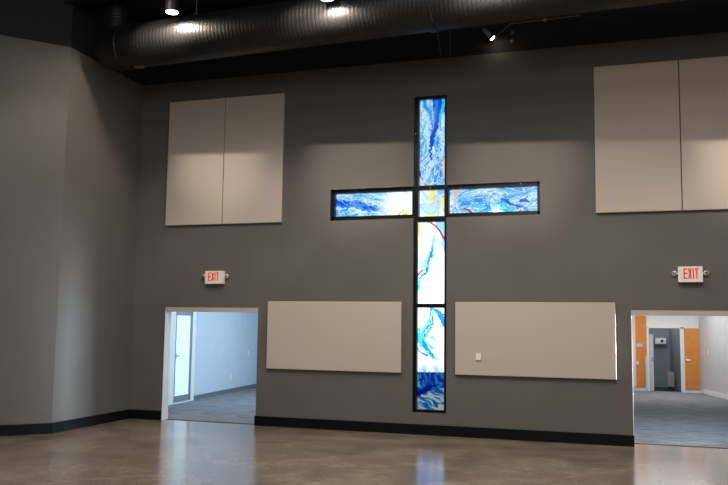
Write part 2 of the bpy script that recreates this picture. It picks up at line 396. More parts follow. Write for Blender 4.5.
# orange panels flanking the inner doorway
bm = new_bm(); box(bm, xo, YF-0.03, 0.10, xd0, YF, 2.5, 0.004)
op = tag(obj('wall_panel', bm, M['orange']), 'tall orange wall panel left of the inner doorway beyond the right doorway', 'panel')
t = thing('flush_door', (xr, YF, 0.1), 'orange door with a lever handle right of the dark inner doorway', 'door')
bm = new_bm(); box(bm, 0.005, -0.044, 0, xe-xr-0.02, -0.004, zt-0.13, 0.004); obj('door_leaf', bm, M['orange'], t)
bm = new_bm(); box(bm, 0.03, -0.048, fz(360.8)-0.1-0.03, 0.07, -0.04, fz(358)-0.1+0.03, 0.003); tube(bm, [(0.05, -0.04, fz(359.5)-0.1), (0.05, -0.08, fz(359.5)-0.1), (0.15, -0.08, fz(359.5)-0.1)], 0.012, 8)
obj('lever_handle', bm, M['chrome'], t)
bm = new_bm(); box(bm, fx(636.6), YF-0.05, fz(347.2), fx(642.8), YF-0.03, fz(344.2), 0.003)
tag(obj('wall_sign', bm, M['room_blue']), 'small pale blue sign plate on the orange panel', 'sign')
t = thing('light_switch', (fx(637.5), YF-0.03, fz(365)), 'small white switch plate low on the orange panel', 'switch')
bm = new_bm(); box(bm, -0.03, -0.01, 0, 0.03, 0, 0.09, 0.003); obj('cover_plate', bm, M['white'], t)
bm = new_bm(); box(bm, -0.01, -0.016, 0.025, 0.01, -0.01, 0.065, 0.002); obj('rocker', bm, M['room_white'], t)
# white casing of the inner doorway
bm = new_bm(); box(bm, xd0, YF-0.04, 0, xd1, YF+0.14, zt, 0.004); box(bm, xd2, YF-0.04, 0, xr, YF+0.14, zt, 0.004); box(bm, xd0, YF-0.04, zt-0.035, xr, YF+0.14, zt+0.02, 0.004)
struct('trim_8', bm, M['room_white'], 'white casing of the inner doorway beyond the right doorway')
# open door leaf seen edge on in the inner doorway, with its push bar
t = thing('open_door', (xd1+0.01, YF-0.02, 0), 'pale grey door leaf standing half open in the inner doorway', 'door')
bm = new_bm(); wl = fx(653.2)-xd1; zl = fz(334.5)
box(bm, 0.0, 0.06, 0.01, wl, 0.10, zl, 0.004); obj('door_leaf', bm, M['room_grey'], t)
bm = new_bm(); box(bm, wl-0.05, 0.04, fz(362), wl-0.02, 0.06, fz(357), 0.003); obj('door_handle', bm, M['chrome'], t)
bm = new_bm(); box(bm, fx(645.2), YF-0.10, 0.01, fx(646.9), YF-0.05, fz(357), 0.004)
tag(obj('leaning_board', bm, M['room_blue']), 'narrow pale blue board upright against the left casing of the inner doorway', 'board')
# dark closet behind
Y2 = 13.4
bm = new_bm(); box(bm, xd1-0.3, Y2, 0, xd2+0.7, Y2+0.1, 2.75); struct('wall_closet_back', bm, M['closet'], 'slate back wall of the inner closet')
bm = new_bm(); box(bm, xd1-0.4, YF+0.14, 0, xd1-0.3, Y2, 2.75); struct('wall_closet_left', bm, M['closet'], 'slate left wall of the inner closet')
xq = at(668, 360, 1, Y2)[0]
struct('wall_closet_right', slabR(Vector((xd2+0.02, YF+0.14)), Vector((xq+0.06, Y2)), 0, 2.75, 0.1), M['closet'], 'slate right wall of the inner closet')
bm = new_bm(); box(bm, xd1-0.4, YF+0.14, -0.1, xd2+0.7, Y2+0.1, 0.001); struct('floor_closet', bm, M['steel'], 'dark floor of the inner closet')
g = lambda px, py: at(px, py, 1, Y2-0.001)
a, c = g(655, 338), g(666, 344)
t = thing('wall_cabinet', (a[0], Y2, c[2]), 'small white wall box high inside the dark inner doorway', 'box')
bm = new_bm(); box(bm, 0, -0.12, 0, c[0]-a[0], 0, a[2]-c[2], 0.006); obj('case', bm, M['room_white'], t)
bm = new_bm(); box(bm, 0.52*(c[0]-a[0]), -0.127, 0.3*(a[2]-c[2]), 0.75*(c[0]-a[0]), -0.12, 0.7*(a[2]-c[2]), 0.002); obj('grille', bm, M['steel'], t)
a = at(669, 372, 1, 12.5); c = at(679, 386, 1, 12.5)
t = thing('low_cabinet', ((a[0]+c[0])/2-0.05, 12.5, 0), 'low grey brown cabinet inside the dark inner doorway', 'cabinet')
hw = (c[0]-a[0])/2
bm = new_bm(); box(bm, -hw, -0.1, 0.10, hw-0.08, 0.12, a[2], 0.006); obj('body', bm, mat('taupe_laminate', (150, 142, 136), 0.6), t)
bm = new_bm(); box(bm, -hw+0.01, -0.07, 0, hw-0.09, 0.10, 0.10, 0.003); obj('plinth', bm, M['steel'], t)
# twin switches on the pale grey wall
MR = Matrix(((dR.x, dR.y, 0, RA.x), (dR.y, -dR.x, 0, RA.y), (0, 0, 1, 0), (0, 0, 0, 1)))
def onR(px, py):
    d = CR*(px-364)/F - CU*(py-242.5)/F + CF; n3 = np.array([dR.y, -dR.x, 0]); A3 = np.array([RA.x, RA.y, 0])
    t = ((A3-CP) @ n3)/(d @ n3); P = CP+t*d
    return (P[0]-RA.x)*dR.x+(P[1]-RA.y)*dR.y, P[2]
for px, lab in ((704.4, 'white switch plate on the pale grey wall, the one nearer the orange door'), (708.3, 'white switch plate on the pale grey wall, the one farther from the orange door')):
    s, z = onR(px, 352.3); loc = MR @ Vector((s, 0, z-0.06))
    t = thing('light_switch', loc, lab, 'switch')
    inv = Matrix.Translation(-Vector(loc))
    bm = new_bm(); box(bm, s-0.05, 0, z-0.065, s+0.05, 0.01, z+0.065, 0.003, MR); bm.transform(inv); obj('cover_plate', bm, M['white'], t)
    bm = new_bm(); box(bm, s-0.015, 0.01, z-0.03, s+0.015, 0.018, z+0.03, 0.002, MR); bm.transform(inv); obj('rocker', bm, M['room_white'], t)

# ------------------------------------------------------------------ acoustic panels
GU = 'beige acoustic panels on the front wall'
def panel(x, z, w_, h, lab):
    bm = new_bm(); box(bm, x, -0.055, z, x+w_, -0.002, z+h, 0.012, seg=2)
    return tag(obj('acoustic_panel', bm, M['fabric']), lab, 'acoustic panel', GU)
ULX, URX, LLX, LRX, UB, UH, LT, LH, ULW, URW, LLW, LRW = (-5.9283, 1.8165, -3.7908, -0.4269, 3.5791, 2.3585, 2.1764, 1.1802, 1.1804, 1.2696, 2.452, 2.5112)
panel(ULX, UB, ULW-0.006, UH, 'tall beige fabric acoustic panel, left one of the pair above the left doorway')
panel(ULX+ULW+0.006, UB, ULW-0.006, UH, 'tall beige fabric acoustic panel, right one of the pair above the left doorway')
panel(URX, UB, URW-0.006, UH, 'tall beige fabric acoustic panel, left one of the pair above the right doorway')
panel(URX+URW+0.006, UB, URW-0.006, UH, 'tall beige fabric acoustic panel at the far upper right corner, second of its pair')
panel(LLX, LT-LH, LLW, LH, 'wide beige fabric acoustic panel low on the wall, left of the cross')
panel(LRX, LT-LH, LRW, LH, 'wide low beige fabric acoustic panel right of the cross, with a small plate on it')
a = at(476, 353.5, 1, -0.06); c = at(481.2, 360.3, 1, -0.06)
t = thing('light_switch', (a[0], -0.055, c[2]), 'small cream wall plate on the lower right acoustic panel', 'switch')
bm = new_bm(); box(bm, 0, -0.022, 0, c[0]-a[0], 0, a[2]-c[2], 0.004); obj('cover_plate', bm, M['white'], t)
bm = new_bm(); box(bm, 0.028, -0.027, 0.035, 0.056, -0.022, 0.075, 0.002); obj('rocker', bm, M['white'], t)

# ------------------------------------------------------------------ exit signs
def exit_sign(x0, z0, wd, ht, lab, off):
    t = thing('exit_sign', (x0+wd/2, 0, z0), lab, 'exit sign', 'lit exit signs above the doorways')
    D = -0.085
    bm = new_bm(); box(bm, -wd/2, D, 0, wd/2, 0, ht, 0.008); obj('housing', bm, M['white'], t)
    bm = new_bm(); fxx = -wd*0.5+off; lw, gap, st, H = 0.054, 0.011, 0.018, ht*0.64; zb = ht*0.24
    y0, y1 = D-0.004, D+0.002
    def bar(ax, az, bx, bz):
        d = Vector((bx-ax, 0, bz-az)); L_ = d.length; d.normalize(); n = Vector((-d.z, 0, d.x))
        vs = [Vector((ax, 0, az))+n*st/2, Vector((ax, 0, az))-n*st/2, Vector((bx, 0, bz))-n*st/2, Vector((bx, 0, bz))+n*st/2]
        f = [bm.verts.new((v.x, y0, v.z)) for v in vs]; k = [bm.verts.new((v.x, y1, v.z)) for v in vs]
        bm.faces.new(f); bm.faces.new(k[::-1])
        for i in range(4): bm.faces.new((f[i], k[i], k[(i+1) % 4], f[(i+1) % 4]))
    s = st/2
    x = fxx                                           # E
    bar(x+s, zb, x+s, zb+H); [bar(x, zb+q, x+lw, zb+q) for q in (s, H/2, H-s)]
    x += lw+gap; bar(x+s, zb, x+lw-s, zb+H); bar(x+s, zb+H, x+lw-s, zb)         # X
    x += lw+gap; bar(x+s, zb, x+s, zb+H)                                        # I
    x += st+gap; bar(x+lw/2, zb, x+lw/2, zb+H); bar(x, zb+H-s, x+lw, zb+H-s)    # T
    obj('exit_lettering', bm, M['red'], t)
    for sx in (-1, 1):
        bm = new_bm(); cx = sx*(wd/2+0.048)
        tube(bm, [(sx*wd/2*0.98, D/2, ht*0.55), (sx*(wd/2+0.03), D/2, ht*0.6)], 0.014, 10)
        lathe(bm, [(0.02, -0.045), (0.030, -0.025), (0.036, 0.0), (0.038, 0.012), (0.033, 0.014)], (cx, D/2, ht*0.6), (sx*0.25, -1, -0.35), 20)
        h = obj('lamp_head', bm, M['white'], t, True)
        bm = new_bm(); lathe(bm, [(0.030, 0.0), (0.025, 0.004), (0.01, 0.007)], Vector((cx, D/2, ht*0.6))+Vector((sx*0.25, -1, -0.35)).normalized()*0.0145, (sx*0.25, -1, -0.35), 20)
        obj('lamp_lens', bm, M['chrome'], h, True)
exit_sign(-5.041, 2.487, 0.372, 0.235, 'white exit sign with red letters above the left doorway', 0.07)
exit_sign(2.998, 2.483, 0.347, 0.238, 'white exit sign with red letters above the right doorway', 0.075)

# ------------------------------------------------------------------ duct
def duct_pt(x): # axis
    k = (x+6.0)/9.0
    return Vector((x, -1.72-0.5*k, 6.43))
DRAD = 0.365
t = thing('air_duct', (-1.5, -2.0, 6.1), 'large round dark spiral duct running across under the ceiling', 'duct')
inv = Matrix.Translation(-Vector(t.location))
X0, X1 = -5.75, 7.9
bm = new_bm(); pts = []; rs = []
x = X0; k = 0
while x < X1:
    pts.append(duct_pt(x)); rs.append(DRAD+(0.0045 if k % 3 == 0 else 0.0)); k += 1; x += 0.022
tube(bm, pts, rs, 48); bm.transform(inv); obj('duct_body', bm, M['duct'], t, True)
bm = new_bm()
# closed end piece: short smooth drum with rounded end
ax = (duct_pt(0)-duct_pt(-1)).normalized()
e0 = duct_pt(X0)
lathe(bm, [(0.12, -0.50), (0.27, -0.47), (0.345, -0.38), (0.37, -0.24), (0.372, 0.0), (0.378, 0.01), (0.372, 0.02)], e0, ax, 48)
bm.transform(inv); obj('duct_end', bm, M['duct'], t, True)
bm = new_bm(); n0 = Vector((-5.98, e0.y, 6.58))
lathe(bm, [(0.26, 0.0), (0.23, 0.25), (0.225, 0.30), (0.24, 0.31), (0.24, 0.34), (0.225, 0.36), (0.225, 1.76)], n0, (0, 0, 1), 40)
bm.transform(inv); obj('duct_riser', bm, M['duct'], t, True)
for xx in (-0.35, 3.6, 6.6):
    c = duct_pt(xx); bm = new_bm()
    lathe(bm, [(DRAD+0.004, -0.06), (DRAD+0.018, -0.055), (DRAD+0.018, 0.055), (DRAD+0.004, 0.06)], c, ax, 48)
    bm.transform(inv); obj('coupling_band', bm, M['duct'], t, True)
for xx in (-4.39, -1.2, 1.9, 5.2):
    c = duct_pt(xx); bm = new_bm()
    tube(bm, [c+Vector((0, 0, DRAD-0.01)), c+Vector((0, 0, 8.4-6.43))], 0.010, 8); box(bm, c.x-0.03, c.y-0.03, c.z+DRAD-0.01, c.x+0.03, c.y+0.03, c.z+DRAD+0.045, 0.005)
    bm.transform(inv); obj('hanger_rod', bm, M['wire'], t)
bm = new_bm(); c = duct_pt(-5.45); box(bm, c.x-0.09, c.y-0.05, c.z-DRAD-0.03, c.x+0.07, c.y+0.03, c.z-DRAD+0.015, 0.006)
bm.transform(inv); obj('drain_clip', bm, M['wire'], t)

# ceiling steel
def beam(name, x0, x1, y, z, lab, skew=0.0):
    bm = new_bm(); box(bm, x0, y-0.09, z, x1, y+0.09, z+0.02, 0.003); box(bm, x0, y-0.008, z+0.02, x1, y+0.008, z+0.26); box(bm, x0, y-0.09, z+0.26, x1, y+0.09, z+0.28, 0.003)
    for v in bm.verts: v.co.y += skew*(v.co.x+6.0)
    tag(obj(name, bm, M['steel']), lab, 'beam')
beam('steel_beam', -8.0, 8.0, -1.15, 7.5, 'black steel beam behind the round duct')
beam('steel_beam', -7.9, 7.9, -2.29, 7.06, 'black steel beam running just above and in front of the round duct', -0.5/9.0)

# downlights over the duct
for i, (lpx, lpy) in enumerate(((172, 12), (327, -1.5), (487, -27))):
    yy = -2.5
    for _ in range(4): xx = at(lpx, lpy, 1, yy)[0]; yy = duct_pt(xx).y-0.58
    zz = at(lpx, lpy, 1, yy)[2]
    t = thing('downlight', (xx, yy, zz), ['round ceiling spotlight glowing above the left end of the duct', 'round ceiling spotlight at the top edge near the middle of the duct',
              'round ceiling spotlight above the duct right of the cross', 'round ceiling spotlight above the duct over the right panels'][i], 'spotlight', 'spotlights along the duct')
    bm = new_bm(); lathe(bm, [(0.10, 0.0), (0.115, 0.0), (0.115, 0.02), (0.11, 0.22), (0.06, 0.26), (0.02, 0.27)], (0, 0, 0), (0, 0, 1), 28); obj('can', bm, M['steel'], t, True)
    bm = new_bm(); lathe(bm, [(0.098, -0.012), (0.09, -0.02), (0.03, -0.03)], (0, 0, 0.01), (0, 0, 1), 28); obj('lens', bm, M['lens'], t, True)
    bm = new_bm(); tube(bm, [(0, 0, 0.26), (0, 0, 7.06-zz)], 0.009, 8); obj('stem', bm, M['steel'], t)
    sp = spot('downlight_beam', (xx, yy, zz-0.03), 230, 88, 0.4, size=0.07)
# second row of house spots, out of frame, that throw the scallops on the wall
for xx in (-4.4, -2.1, 0.55, 3.2, 5.8):
    spot('house_spot', (xx, -5.5, 8.0), 330, 45, 0.25, (1.0, 0.94, 0.87), size=0.06, rot=(math.radians(18), 0, 0))
# extra unseen narrow beams, added to brighten the scallops on the wall
for xx, pw in ((-4.85, 170), (-2.12, 270), (0.56, 270), (4.35, 300)):
    spot('scallop_boost_spot', (xx, -5.5 if xx > -4 else -4.9, 8.0), pw*5.5, 11.5, 1.0, (1.0, 0.86, 0.72), size=0.05, rot=(math.radians(58), 0, 0))

# flood lamp and conduit on the black band
t = thing('flood_lamp', (0.184, -0.02, 6.5), 'small adjustable flood lamp lit on the black wall band below the duct', 'lamp')
bm = new_bm(); o = Vector(t.location)
tube(bm, [(0.0, -0.0, 0.02), (0.0, -0.12, 0.03), (-0.03, -0.18, 0.05)], 0.02, 10); obj('bracket', bm, M['steel'], t, True)
bm = new_bm(); lathe(bm, [(0.03, 0.0), (0.04, 0.02), (0.045, 0.12), (0.05, 0.2), (0.058, 0.22), (0.05, 0.225)], (-0.10, -0.2, 0.19), (0.75, 0.05, -0.9), 20); hd = obj('lamp_head', bm, M['alu'], t, True)
bm = new_bm(); q = Vector((0.75, 0.05, -0.9)).normalized()
lathe(bm, [(0.046, 0), (0.035, 0.008), (0.01, 0.012)], Vector((-0.10, -0.2, 0.19))+q*0.226, q, 20); obj('lens', bm, M['lens'], hd, True)
spot('flood_lamp_beam', (0.24, -0.16, 6.5), 0.9, 85, 0.5, size=0.03, rot=(math.radians(50), 0, 0))
c1 = at(497, 35.6, 1, -0.05); c2 = at(511, 23.7, 1, -0.05); c3 = at(545, 19.8, 1, -0.05); c4 = at(580, 15.5, 1, -0.05)
bm = new_bm(); tube(bm, [(c1[0]-0.03, -0.05, c1[2]-0.06), (c1[0], -0.05, c1[2]), (c2[0], -0.05, c2[2]), (c3[0], -0.05, c3[2]), (c4[0], -0.05, c4[2])], 0.010, 8)
box(bm, c3[0]-0.03, -0.065, c3[2]-0.03, c3[0]+0.03, 0.0, c3[2]+0.03, 0.005)
tag(obj('conduit', bm, M['wire'], smooth=True), 'thin grey conduit climbing from the flood lamp along the black wall band', 'conduit')
for py, lab in ((32.4, 'upper one of two small round bolts right of the flood lamp'), (40.3, 'lower one of two small round bolts right of the flood lamp')):
    a = at(512, py, 1, -0.01); bm = new_bm(); lathe(bm, [(0.035, 0), (0.033, 0.012), (0.012, 0.022)], (a[0], 0.0, a[2]), (0, -1, 0), 16)
    tag(obj('wall_bolt', bm, M['wire'], smooth=True), lab, 'bolt')
for px, lab in ((437, 'left one of two thin cables on the black band above the cross'), (450, 'right one of two thin cables on the black band above the cross')):
    a = at(px, 30, 1, -0.015); c = at(px+4 if px == 437 else px, 58, 1, -0.015); bm = new_bm(); tube(bm, [(a[0], -0.008, a[2]+0.5), (a[0], -0.008, a[2]), (c[0], -0.008, max(c[2], ZT+0.01))], 0.006, 6)
    tag(obj('hanging_cable', bm, M['wire']), lab, 'cable')

# ------------------------------------------------------------------ exterior behind the cross window
bm = new_bm(); zp = at(430, 372.5, 1, 3.5)[2]; box(bm, -3.0, 3.5, -0.5, 1.5, 3.7, zp, 0.01); struct('wall_exterior', bm, M['pad'], 'low grey exterior wall behind the cross window')
bm = new_bm(); box(bm, -3.1, T, -0.6, 1.55, 3.7, -0.5); struct('floor_exterior', bm, M['pad'], 'exterior paving behind the cross window')

# ------------------------------------------------------------------ cross window
FY0, FY1 = 0.05, 0.14
win = empty('window_1', ((C0+C1)/2, 0, CB)); win['kind'] = 'structure'; win['label'] = 'tall cross shaped window of blue stained glass in a black frame'
winv = Matrix.Translation(-Vector(win.location))
zA0, zA1 = AB, AT
def zf(py, px=430): return at(px, py, 1, 0.07)[2]
def xf(px, py=200): return at(px, py, 1, 0.07)[0]
fwid = 0.045
zm1 = (zf(185.5), zf(190.0)); zm2 = (zf(216.5), zf(222.0)); zm3 = (zf(303.6), zf(307.8))
gx0, gx1 = xf(419.2, 140), xf(444.8, 140)
gxl = xf(417.2, 290)
gxb0, gxb1 = gx0, gx1
gt, gb = zf(99.2), zf(409.5)
ga0, ga1 = xf(335.2), xf(537.3)
gal1, gar0 = xf(412.6), xf(449.2)
gz0, gz1 = AB+0.075, AT-0.065
zz0, zz1 = zm2[1], zm1[0]
bm = new_bm()
def fb(x0, z0, x1, z1, y0=FY0, y1=FY1, bev=0.004): box(bm, x0, y0, z0, x1, y1, z1, bev)
# stem stiles (broken at the crossing only in depth), rails
fb(C0, CB, gxl, CT); fb(gxl-0.001, AT-0.02, gx0, CT); fb(gx1, CB, C1, CT)
fb(gx0-0.01, gt, gx1+0.01, CT); fb(gxl-0.01, CB, gx1+0.01, gb)
fb(gxl-0.01, zm3[1], gx1+0.01, zm3[0], FY0-0.01); 
fb(gx0-0.01, zm1[1], gx1+0.01, zm1[0], FY0-0.01); fb(gx0-0.01, zm2[1], gx1+0.01, zm2[0], FY0-0.01)
# arm frames
fb(AL, AB, C0+0.01, gz0); fb(AL, gz1, C0+0.01, AT); fb(AL, AB, ga0, AT)
fb(C1-0.01, AB, AR, gz0); fb(C1-0.01, gz1, AR, AT); fb(ga1, AB, AR, AT)
fb(gal1, AB, gx0, AT, FY0-0.012); fb(gx1, AB, gar0, AT, FY0-0.012)
# outer glazing bead, a thin raised line round the opening
for (x0, z0, x1, z1) in ((C0, CB, C0+0.012, AB), (C0, AT, C0+0.012, CT), (C1-0.012, CB, C1, AB), (C1-0.012, AT, C1, CT), (C0, CT-0.012, C1, CT), (C0, CB, C1, CB+0.012),
                         (AL, AT-0.012, C0, AT), (AL, AB, C0, AB+0.012), (C1, AT-0.012, AR, AT), (C1, AB, AR, AB+0.012), (AL, AB, AL+0.012, AT), (AR-0.012, AB, AR, AT)):
    fb(x0, z0, x1, z1, FY0-0.02, FY0+0.01, 0.002)
bm.transform(winv); obj('window_frame', bm, M['frame'], win)
# chrome screw heads on the window frame
bm = new_bm(); k = 0
for px, py in ((415.6, 134), (414.5, 182), (414.2, 250), (413.2, 337), (413.0, 362), (430, 188), (355, 190), (461, 188), (521, 184), (425, 304), (444.5, 147)):
    a = at(px, py, 1, FY0-0.012); lathe(bm, [(0.012, 0), (0.011, 0.006), (0.004, 0.010)], (a[0], FY0-0.011, a[2]), (0, -1, 0), 10)
bm.transform(winv); sc_ = obj('screws', bm, M['chrome'], win, True)

# painted glass: pane colours, as a vertex colour field
rng = np.random.RandomState(7)
LAT = rng.rand(64, 64)
def vn(x, y):
    xi = np.floor(x).astype(int); yi = np.floor(y).astype(int); fx_ = x-xi; fy_ = y-yi
    fx_ = fx_*fx_*(3-2*fx_); fy_ = fy_*fy_*(3-2*fy_)
    g = lambda i, j: LAT[i % 64, j % 64]
    return (g(xi, yi)*(1-fx_)+g(xi+1, yi)*fx_)*(1-fy_)+(g(xi, yi+1)*(1-fx_)+g(xi+1, yi+1)*fx_)*fy_
def fbm(x, y, o=4):
    s = 0; a = 0.5; tt = 0
    for i in range(o): s = s+a*vn(x*2**i+17*i, y*2**i+31*i); tt += a; a *= 0.55
    return s/tt
def col(c): return np.array(lin(c))
def mix(a, b, k): return a*(1-k[:, None])+b*k[:, None]
def sstep(a, b, x): t_ = np.clip((x-a)/(b-a), 0, 1); return t_*t_*(3-2*t_)
def seg_dist(x, y, pts):
    best = np.full(x.shape, 1e9); wd = np.zeros(x.shape)
    for (ax, ay, aw), (bx, by, bw) in zip(pts[:-1], pts[1:]):
        dx, dy = bx-ax, by-ay; t_ = np.clip(((x-ax)*dx+(y-ay)*dy)/(dx*dx+dy*dy+1e-9), 0, 1)
        d = np.hypot(x-ax-t_*dx, y-ay-t_*dy)-(aw+(bw-aw)*t_)
        best = np.minimum(best, d)
    return best
def stroke(C_, x, y, pts, c, soft=0.5, k=1.0, wob=0.0):
    if wob: x = x+wob*(vn(x*0.5+3, y*0.5)-0.5)*2; y = y+wob*(vn(x*0.5+9, y*0.5+5)-0.5)*2
    d = seg_dist(x, y, pts); return mix(C_, col(c), k*(1-sstep(-soft, soft, d)))
def poly(C_, x, y, pts, c, k=1.0):
    ins = np.zeros(x.shape, bool); n = len(pts)
    for i in range(n):
        (x0, y0), (x1, y1) = pts[i], pts[(i+1) % n]
        cnd = ((y0 > y) != (y1 > y)) & (x < (x1-x0)*(y-y0)/(y1-y0+1e-12)+x0); ins ^= cnd
    return mix(C_, col(c), ins*k)
def flow(x, y, ang, sx, sy, seed=0, warp=1.0):
    """smooth folded field: long along ang, narrow across"""
    ca, sa = math.cos(ang), math.sin(ang); u = x*ca+y*sa; v = -x*sa+y*ca
    w1 = vn(u/sx*0.9+seed, v/sx*1.1+seed*2)-0.5; w2 = vn(u/sx*2.1+seed*3, v/sx*2.3+seed)-0.5
    vv = v+(w1*1.6+w2*0.6)*sy*1.6*warp; uu = u+w2*sx*0.8
    return 0.72*vn(uu/sx+seed, vv/sy+seed*3)+0.28*vn(uu/sx*1.9+seed, vv/sy*2.1+seed), v, u

DEEP, MID, SKY_, PALE, CYAN, NAVY, WHT, INK = (12, 84, 212), (48, 146, 228), (112, 192, 240), (196, 230, 250), (30, 190, 228), (4, 38, 150), (252, 253, 255), (20, 40, 74)
def lines(h, n_, w_, soft_=0.5):
    """thin contour lines of the field h"""
    q = np.abs(((h*n_) % 1)-0.5)*2
    return sstep(1-w_, 1-w_*soft_, q)
def marbled(x, y, ang, sx, sy, seed, light, contrast=1.0):
    f, v, u = flow(x, y, ang, sx, sy, seed); f2, v2, _ = flow(x+40, y+11, ang, sx*0.9, sy*0.8, seed+5)
    n = len(x); C_ = np.tile(col(SKY_), (n, 1)); g_ = f+light
    C_ = mix(C_, col(PALE), sstep(0.50, 0.66, g_)*0.8)
    C_ = mix(C_, col(MID), sstep(0.46, 0.32, g_)*0.85)
    C_ = mix(C_, col(CYAN), sstep(0.62, 0.72, f2)*0.7)
    C_ = mix(C_, col(MID), lines(f, 5, 0.24)*0.7)
    C_ = mix(C_, col(WHT), lines(f+0.04, 5, 0.18)*0.55)
    C_ = mix(C_, col(WHT), lines(f2, 4, 0.14)*0.6)
    C_ = mix(C_, col(INK), lines(f2+0.11, 4, 0.10)*sstep(0.45, 0.62, vn(x*0.3+seed, y*0.3))*0.85)
    return C_
def art_top(x, y):
    C_ = marbled(x, y, math.pi/2+0.12, 18, 5.0, 1, 0.0)
    C_ = stroke(C_, x, y, [(424, 98, 1.6), (426, 108, 1.7), (430.5, 114, 1.4), (431.5, 124, 0.8)], (20, 160, 215), wob=0.8)
    C_ = stroke(C_, x, y, [(437.5, 97, 5.5), (437.5, 112, 3.8), (436.5, 122, 3.2), (433.5, 132, 2.6), (431.8, 143, 2.0), (430, 150, 0.9), (431.5, 160, 0.8)], DEEP, wob=1.2)
    C_ = stroke(C_, x, y, [(436.5, 100, 1.0), (434.5, 118, 1.2), (431, 134, 0.9)], MID, k=0.7, wob=1)
    C_ = stroke(C_, x, y, [(444, 98, 1.0), (442.5, 108, 1.4), (440.5, 116, 1.2), (440.5, 127, 0.8)], (30, 200, 228), wob=0.6)
    C_ = stroke(C_, x, y, [(432, 99, 0.2), (432.5, 112, 0.3), (434.2, 120, 0.2), (433, 130, 0.2)], (214, 210, 214), soft=0.3)
    C_ = stroke(C_, x, y, [(420, 123, 0.3), (423, 130, 0.3), (421, 134, 0.2)], INK, soft=0.3, k=0.7)
    C_ = stroke(C_, x, y, [(437.6, 128, 0.5), (438.4, 124, 0.2)], INK, soft=0.4)
    C_ = stroke(C_, x, y, [(434, 139, 0.2), (444, 128, 0.1)], WHT, soft=0.4)
    C_ = stroke(C_, x, y, [(444.3, 158, 0.6), (444, 168, 1.8), (444.3, 178, 0.8)], (240, 206, 182), wob=0.5)
    for (a, b) in ((441, 150), (441.3, 165), (441, 173.5), (433.5, 174)): C_ = stroke(C_, x, y, [(a, b-2, 0.1), (a-0.5, b, 0.5), (a+0.3, b+1.5, 0.1)], (20, 52, 110), soft=0.4)
    C_ = stroke(C_, x, y, [(418.3, 165, 0.3), (419, 172, 0.7), (421.5, 178, 0.4), (424, 181, 0.4)], (30, 26, 30), soft=0.4)
    C_ = stroke(C_, x, y, [(422.5, 180, 0.3), (426, 182, 0.6), (429, 185, 0.9)], (244, 206, 70), soft=0.4)
    return C_
def art_left(x, y):
    C_ = marbled(x, y, 0.12, 20, 4.2, 4, 0.03)
    C_ = stroke(C_, x, y, [(333, 204, 2.6), (346, 205, 4.2), (358, 205, 3.2), (369, 208, 3.0), (380, 209, 0.8)], (46, 130, 226), wob=2)
    C_ = stroke(C_, x, y, [(335, 201, 1.5), (343, 204.5, 2.4), (350, 203, 1.4), (358, 202, 1.0), (366, 206.5, 1.8), (379, 208.5, 0.7)], (10, 84, 212), wob=2)
    for q in range(4): C_ = stroke(C_, x, y, [(338+q*7, 199+q, 0.15), (345+q*8, 204+q*0.4, 0.2), (356+q*7, 208, 0.1)], PALE, soft=0.3, wob=1.4, k=0.8)
    C_ = stroke(C_, x, y, [(374, 192, 1.0), (380, 195, 1.0)], (60, 204, 235), wob=0.8)
    C_ = stroke(C_, x, y, [(334, 217, 0.8), (348, 216.5, 1.2), (356, 216, 1.6)], (40, 170, 228), wob=0.8)
    C_ = stroke(C_, x, y, [(343, 217, 0.5), (349, 216, 0.2), (345, 213, 0.2)], (18, 44, 104), soft=0.4, wob=0.5)
    C_ = mix(C_, col(WHT), sstep(374, 396, x+3*(fbm(x/6, y/4, 3)-0.5)*4)*0.97)
    C_ = poly(C_, x, y, [(386, 217.5), (389, 213), (394, 210.5), (393, 217.5)], (250, 236, 180))
    C_ = poly(C_, x, y, [(400.5, 217.5), (403, 213), (407.5, 210), (407.5, 217.5)], (240, 222, 60))
    C_ = stroke(C_, x, y, [(396.5, 217.2, 0.8), (400, 213.5, 0.35), (403, 210.3, 0.4), (407, 210.2, 0.2)], (214, 60, 44), soft=0.35)
    C_ = stroke(C_, x, y, [(412.5, 209, 0.6), (412.5, 214, 0.6)], (240, 220, 60))
    C_ = stroke(C_, x, y, [(403, 191, 0.5), (407, 192.5, 0.5)], (120, 215, 240))
    return C_
